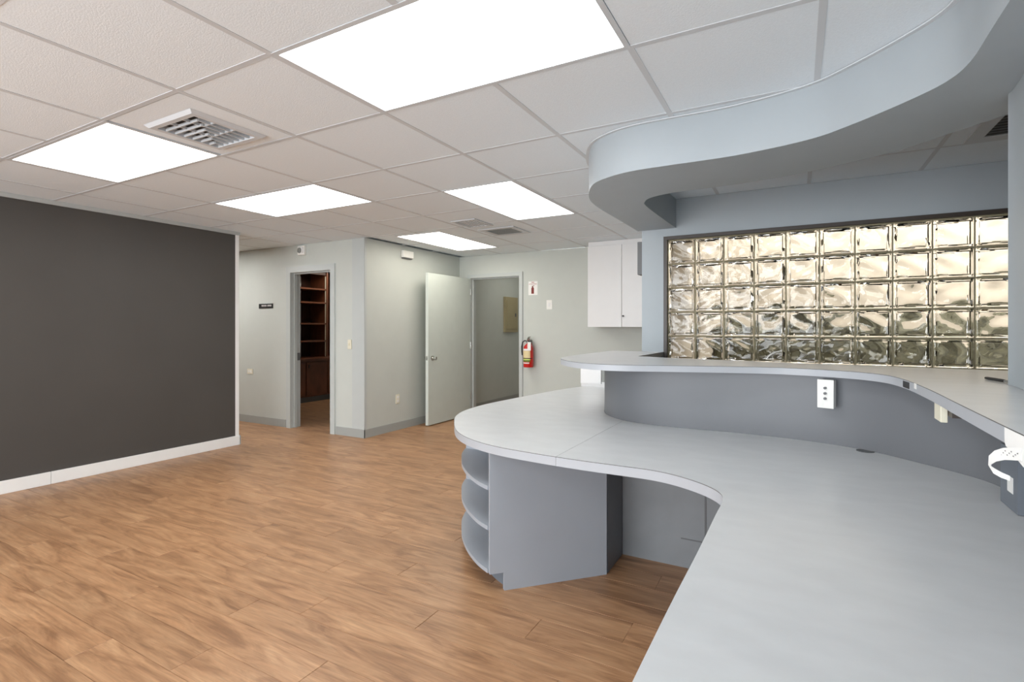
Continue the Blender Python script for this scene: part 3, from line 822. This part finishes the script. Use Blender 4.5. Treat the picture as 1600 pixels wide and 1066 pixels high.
obj('hose', tube([(ex - .015, ey - .01, 1.12), (ex - .045, ey - .02, 1.135), (ex - .075, ey - .03, 1.11), (ex - .088, ey - .03, 1.05), (ex - .086, ey - .03, .98), (ex - .082, ey - .03, .93)], [.009, .009, .010, .010, .011, .008], 10), BLACK, fe, True)
obj('inspection_tag', B((ex + .025, ex + .075, ey - .078, ey - .0755, 1.0, 1.115)), PAPER, fe)
obj('wall_bracket', B((ex - .02, ex + .02, ey + .0705, 6.4998, .80, 1.14), (ex - .02, ex + .02, ey + .01, ey + .0705, 1.14, 1.155)), CHROME, fe)

# ------------------------------------------------------------------ office bookcase
bk = thing('bookcase', 'dark stained wooden bookcase with open shelves seen through the office doorway', 'bookcase', (-7.85, 6.1, 0))
by0, by1 = 4.75, 6.86
obj('base_cabinet', B((-8.25, -7.55, by0, by1 + .3, .09, .73)), WOODB, bk)
obj('base_top', B((-8.25, -7.52, by0, by1 + .3, .73, .765)), WOODB, bk)
obj('plinth', B((-8.25, -7.545, by0, by1 + .3, 0, .09)), GREYD, bk)
obj('back_panel', B((-8.25, -8.23, by0, by1 + .3, .765, CEIL - .002)), WOODD, bk)
for k in range(5):
    ya = by0 + .02 + k * .475
    dk = obj('cabinet_door', B((-7.55, -7.532, ya, ya + .455, .12, .70), bev=.002), WOODB, bk)
    obj('handle', B((-7.532, -7.522, ya + .04, ya + .055, .60, .66)), BROWN, dk)
for z in (1.05, 1.372, 1.762, 2.015):
    obj('shelf', B((-8.23, -7.80, by0, by1, z, z + .028)), WOODB, bk)
obj('upright', B((-8.23, -7.78, by1, by1 + .03, .765, CEIL - .002)), WOODB, bk)
obj('upright', B((-8.23, -7.78, by0 - .03, by0, .765, CEIL - .002)), WOODB, bk)
obj('upright', B((-8.23, -7.74, by1 + .27, by1 + .3, .765, CEIL - .002)), WOODB, bk)
obj('top_rail', B((-7.82, -7.80, by0, by1, 2.30, CEIL - .002)), WOODD, bk)
for yy in (5.6, 6.62):
    obj('shelf_standard', B((-8.23, -8.215, yy - .009, yy + .009, .77, 2.28)), PLAST, bk)
obj('shelf_standard', B((-7.82, -7.805, by1 - .012, by1, .77, 2.28)), IVORY, bk)

# ------------------------------------------------------------------ small things on and under the counter
# wall plate box on the riser
jb = thing('junction_box', 'white data outlet box with three jacks on the riser under the counter', 'outlet box', (.125, 3.0, .925))
ang = math.radians(-18)
def rotated(bm, c, a):
    bmesh.ops.rotate(bm, cent=Vector(c), matrix=Matrix.Rotation(a, 3, 'Z'), verts=bm.verts); return bm
jc = (.135, 3.005, 0)
obj('box_body', rotated(B((.102, .168, 2.962, 3.008, .922, 1.058), bev=.003), jc, ang), PLAST, jb)
fpz = obj('cover_plate', rotated(B((.099, .171, 2.954, 2.9615, .920, 1.060), bev=.002), jc, ang), PLAST, jb)
for z in (.968, .993, 1.019):
    obj('jack', rotated(lathe([(.0065, 2.945), (.0065, 2.954)], 14, 'Y', (.135, 0, z)), jc, ang), GREYD, fpz, True)
for z in (.938, 1.043):
    obj('screw', rotated(lathe([(.003, 2.9525), (.003, 2.954)], 10, 'Y', (.135, 0, z)), jc, ang), CHROME, fpz, True)
# cream adapter fixed below the counter
ca = thing('adapter_box', 'small cream plastic adapter fixed under the counter edge', 'adapter', (.42, 2.1, 1.018))
obj('housing', B((.392, .410, 2.065, 2.15, 1.018, 1.0748), bev=.002), IVORY, ca)
obj('plug_body', B((.411, .46, 2.02, 2.12, 1.04, 1.0748)), BROWN, ca)
# black label and sticker remains on the counter edge
def edge_point(yq):
    for a, b in zip(COUNTER_OUT, COUNTER_OUT[1:]):
        if a[1] >= yq >= b[1] and a[0] > .2: 
            t = (a[1] - yq) / (a[1] - b[1] + 1e-9); return a[0] + (b[0] - a[0]) * t
def edge_patch(y0, y1, z0, z1, th=.0012):
    bm = bmesh.new()
    p0, p1 = (edge_point(y1), y1), (edge_point(y0), y0)
    d = Vector((p1[0] - p0[0], p1[1] - p0[1])).normalized(); n = Vector((d.y, -d.x))
    if n.x > 0: n = -n
    return prism([(p0[0] + n.x * .0003, p0[1] + n.y * .0003), (p1[0] + n.x * .0003, p1[1] + n.y * .0003), (p1[0] + n.x * th, p1[1] + n.y * th), (p0[0] + n.x * th, p0[1] + n.y * th)], z0, z1)
tag(obj('edge_label', edge_patch(2.47, 2.555, 1.079, 1.104), BLACK), 'black rectangular label stuck on the counter edge', 'label')
tag(obj('sticker_remnant', edge_patch(2.36, 2.395, 1.090, 1.1095), PAPER), 'torn white sticker remnant on the counter edge beside the black label', 'sticker')
# grey box standing on the worktop at the riser
gb = thing('grey_box', 'dark grey upright box with a paper label at the right end of the worktop', 'box', (.65, 2.23, .735))
obj('box_body', B((.594, .6185, 2.149, 2.302, .7365, .93)), CABD, gb)
obj('box_label', B((.5928, .5939, 2.185, 2.235, .79, .84)), PAPER, gb)
# paper tape hanging off the counter edge
pt = thing('paper_tape', 'torn white paper strip curling off the counter edge at right', 'paper strip', (.36, 1.45, .98))
pp = bmesh.new()
prf = [(1.24, 1.1085), (1.432, 1.1085), (1.431, 1.078), (1.424, 1.071), (1.40, 1.068), (1.385, 1.071), (1.372, 1.060), (1.33, 1.050), (1.24, 1.046)]
fa = [pp.verts.new((.3755, y_, z_)) for y_, z_ in prf]; fb = [pp.verts.new((.3766, y_, z_)) for y_, z_ in prf]
pp.faces.new(fa); pp.faces.new(fb[::-1])
for i in range(len(prf)): pp.faces.new((fa[(i + 1) % len(prf)], fa[i], fb[i], fb[(i + 1) % len(prf)]))
bmesh.ops.recalc_face_normals(pp, faces=pp.faces)
patch = obj('paper_patch', pp, PAPER, pt)
path = [(.3745, 1.335, 1.073), (.372, 1.37, 1.066), (.368, 1.405, 1.058), (.363, 1.437, 1.046), (.360, 1.460, 1.032), (.361, 1.466, 1.019), (.366, 1.458, 1.010), (.374, 1.443, 1.006), (.382, 1.425, 1.005)]
hws = [.0125, .0125, .012, .0115, .0105, .009, .007, .006, .005]
strip = bmesh.new(); g = []
for i, ((xx, yy, zz), hw) in enumerate(zip(path, hws)):
    p_, q_ = Vector(path[max(0, i - 1)]), Vector(path[min(len(path) - 1, i + 1)])
    d_ = q_ - p_; n_ = Vector((0, -d_.z, d_.y)).normalized() * hw
    g.append([strip.verts.new(p) for p in ((xx - .0004, yy - n_.y, zz - n_.z), (xx + .0004, yy - n_.y, zz - n_.z), (xx + .0004, yy + n_.y, zz + n_.z), (xx - .0004, yy + n_.y, zz + n_.z))])
for p, q in zip(g, g[1:]):
    for i in range(4): strip.faces.new((p[i], p[(i + 1) % 4], q[(i + 1) % 4], q[i]))
strip.faces.new(g[0]); strip.faces.new(g[-1][::-1])
bmesh.ops.recalc_face_normals(strip, faces=strip.faces)
obj('curled_strip', strip, PAPER, pt, True)
marks = bmesh.new()
for k in range(9):
    y_ = 1.345 + k * .0085; z_ = 1.0725 - (y_ - 1.335) ** 2 * 1.6 - .004 * (k % 3); x_ = .3739 - (y_ - 1.335) * .085
    box(marks, x_ - .0012, x_ - .0007, y_, y_ + .004, z_ - .002, z_)
obj('printed_marks', marks, INK, pt, kind='stuff')
# pen-like clip lying on the counter
pn = thing('pen', 'dark pen lying on the counter beside the blue grey wall', 'pen', (.65, 2.6, 1.11))
p0, p1 = Vector((.648, 2.68, 1.117)), Vector((.682, 2.51, 1.117))
obj('barrel', tube([p0, p0.lerp(p1, .1), p0.lerp(p1, .7), p0.lerp(p1, .72)], [.0045, .006, .006, .005], 12), BLACK, pn, True)
obj('tip', tube([p0.lerp(p1, .721), p0.lerp(p1, .85), p1], [.005, .0045, .0012], 12), CHROME, pn, True)
obj('clip', tube([p0 + Vector((.0075, -.01, .002)), p0.lerp(p1, .4) + Vector((.0075, 0, .002))], .0014, 6), GREYD, pn)
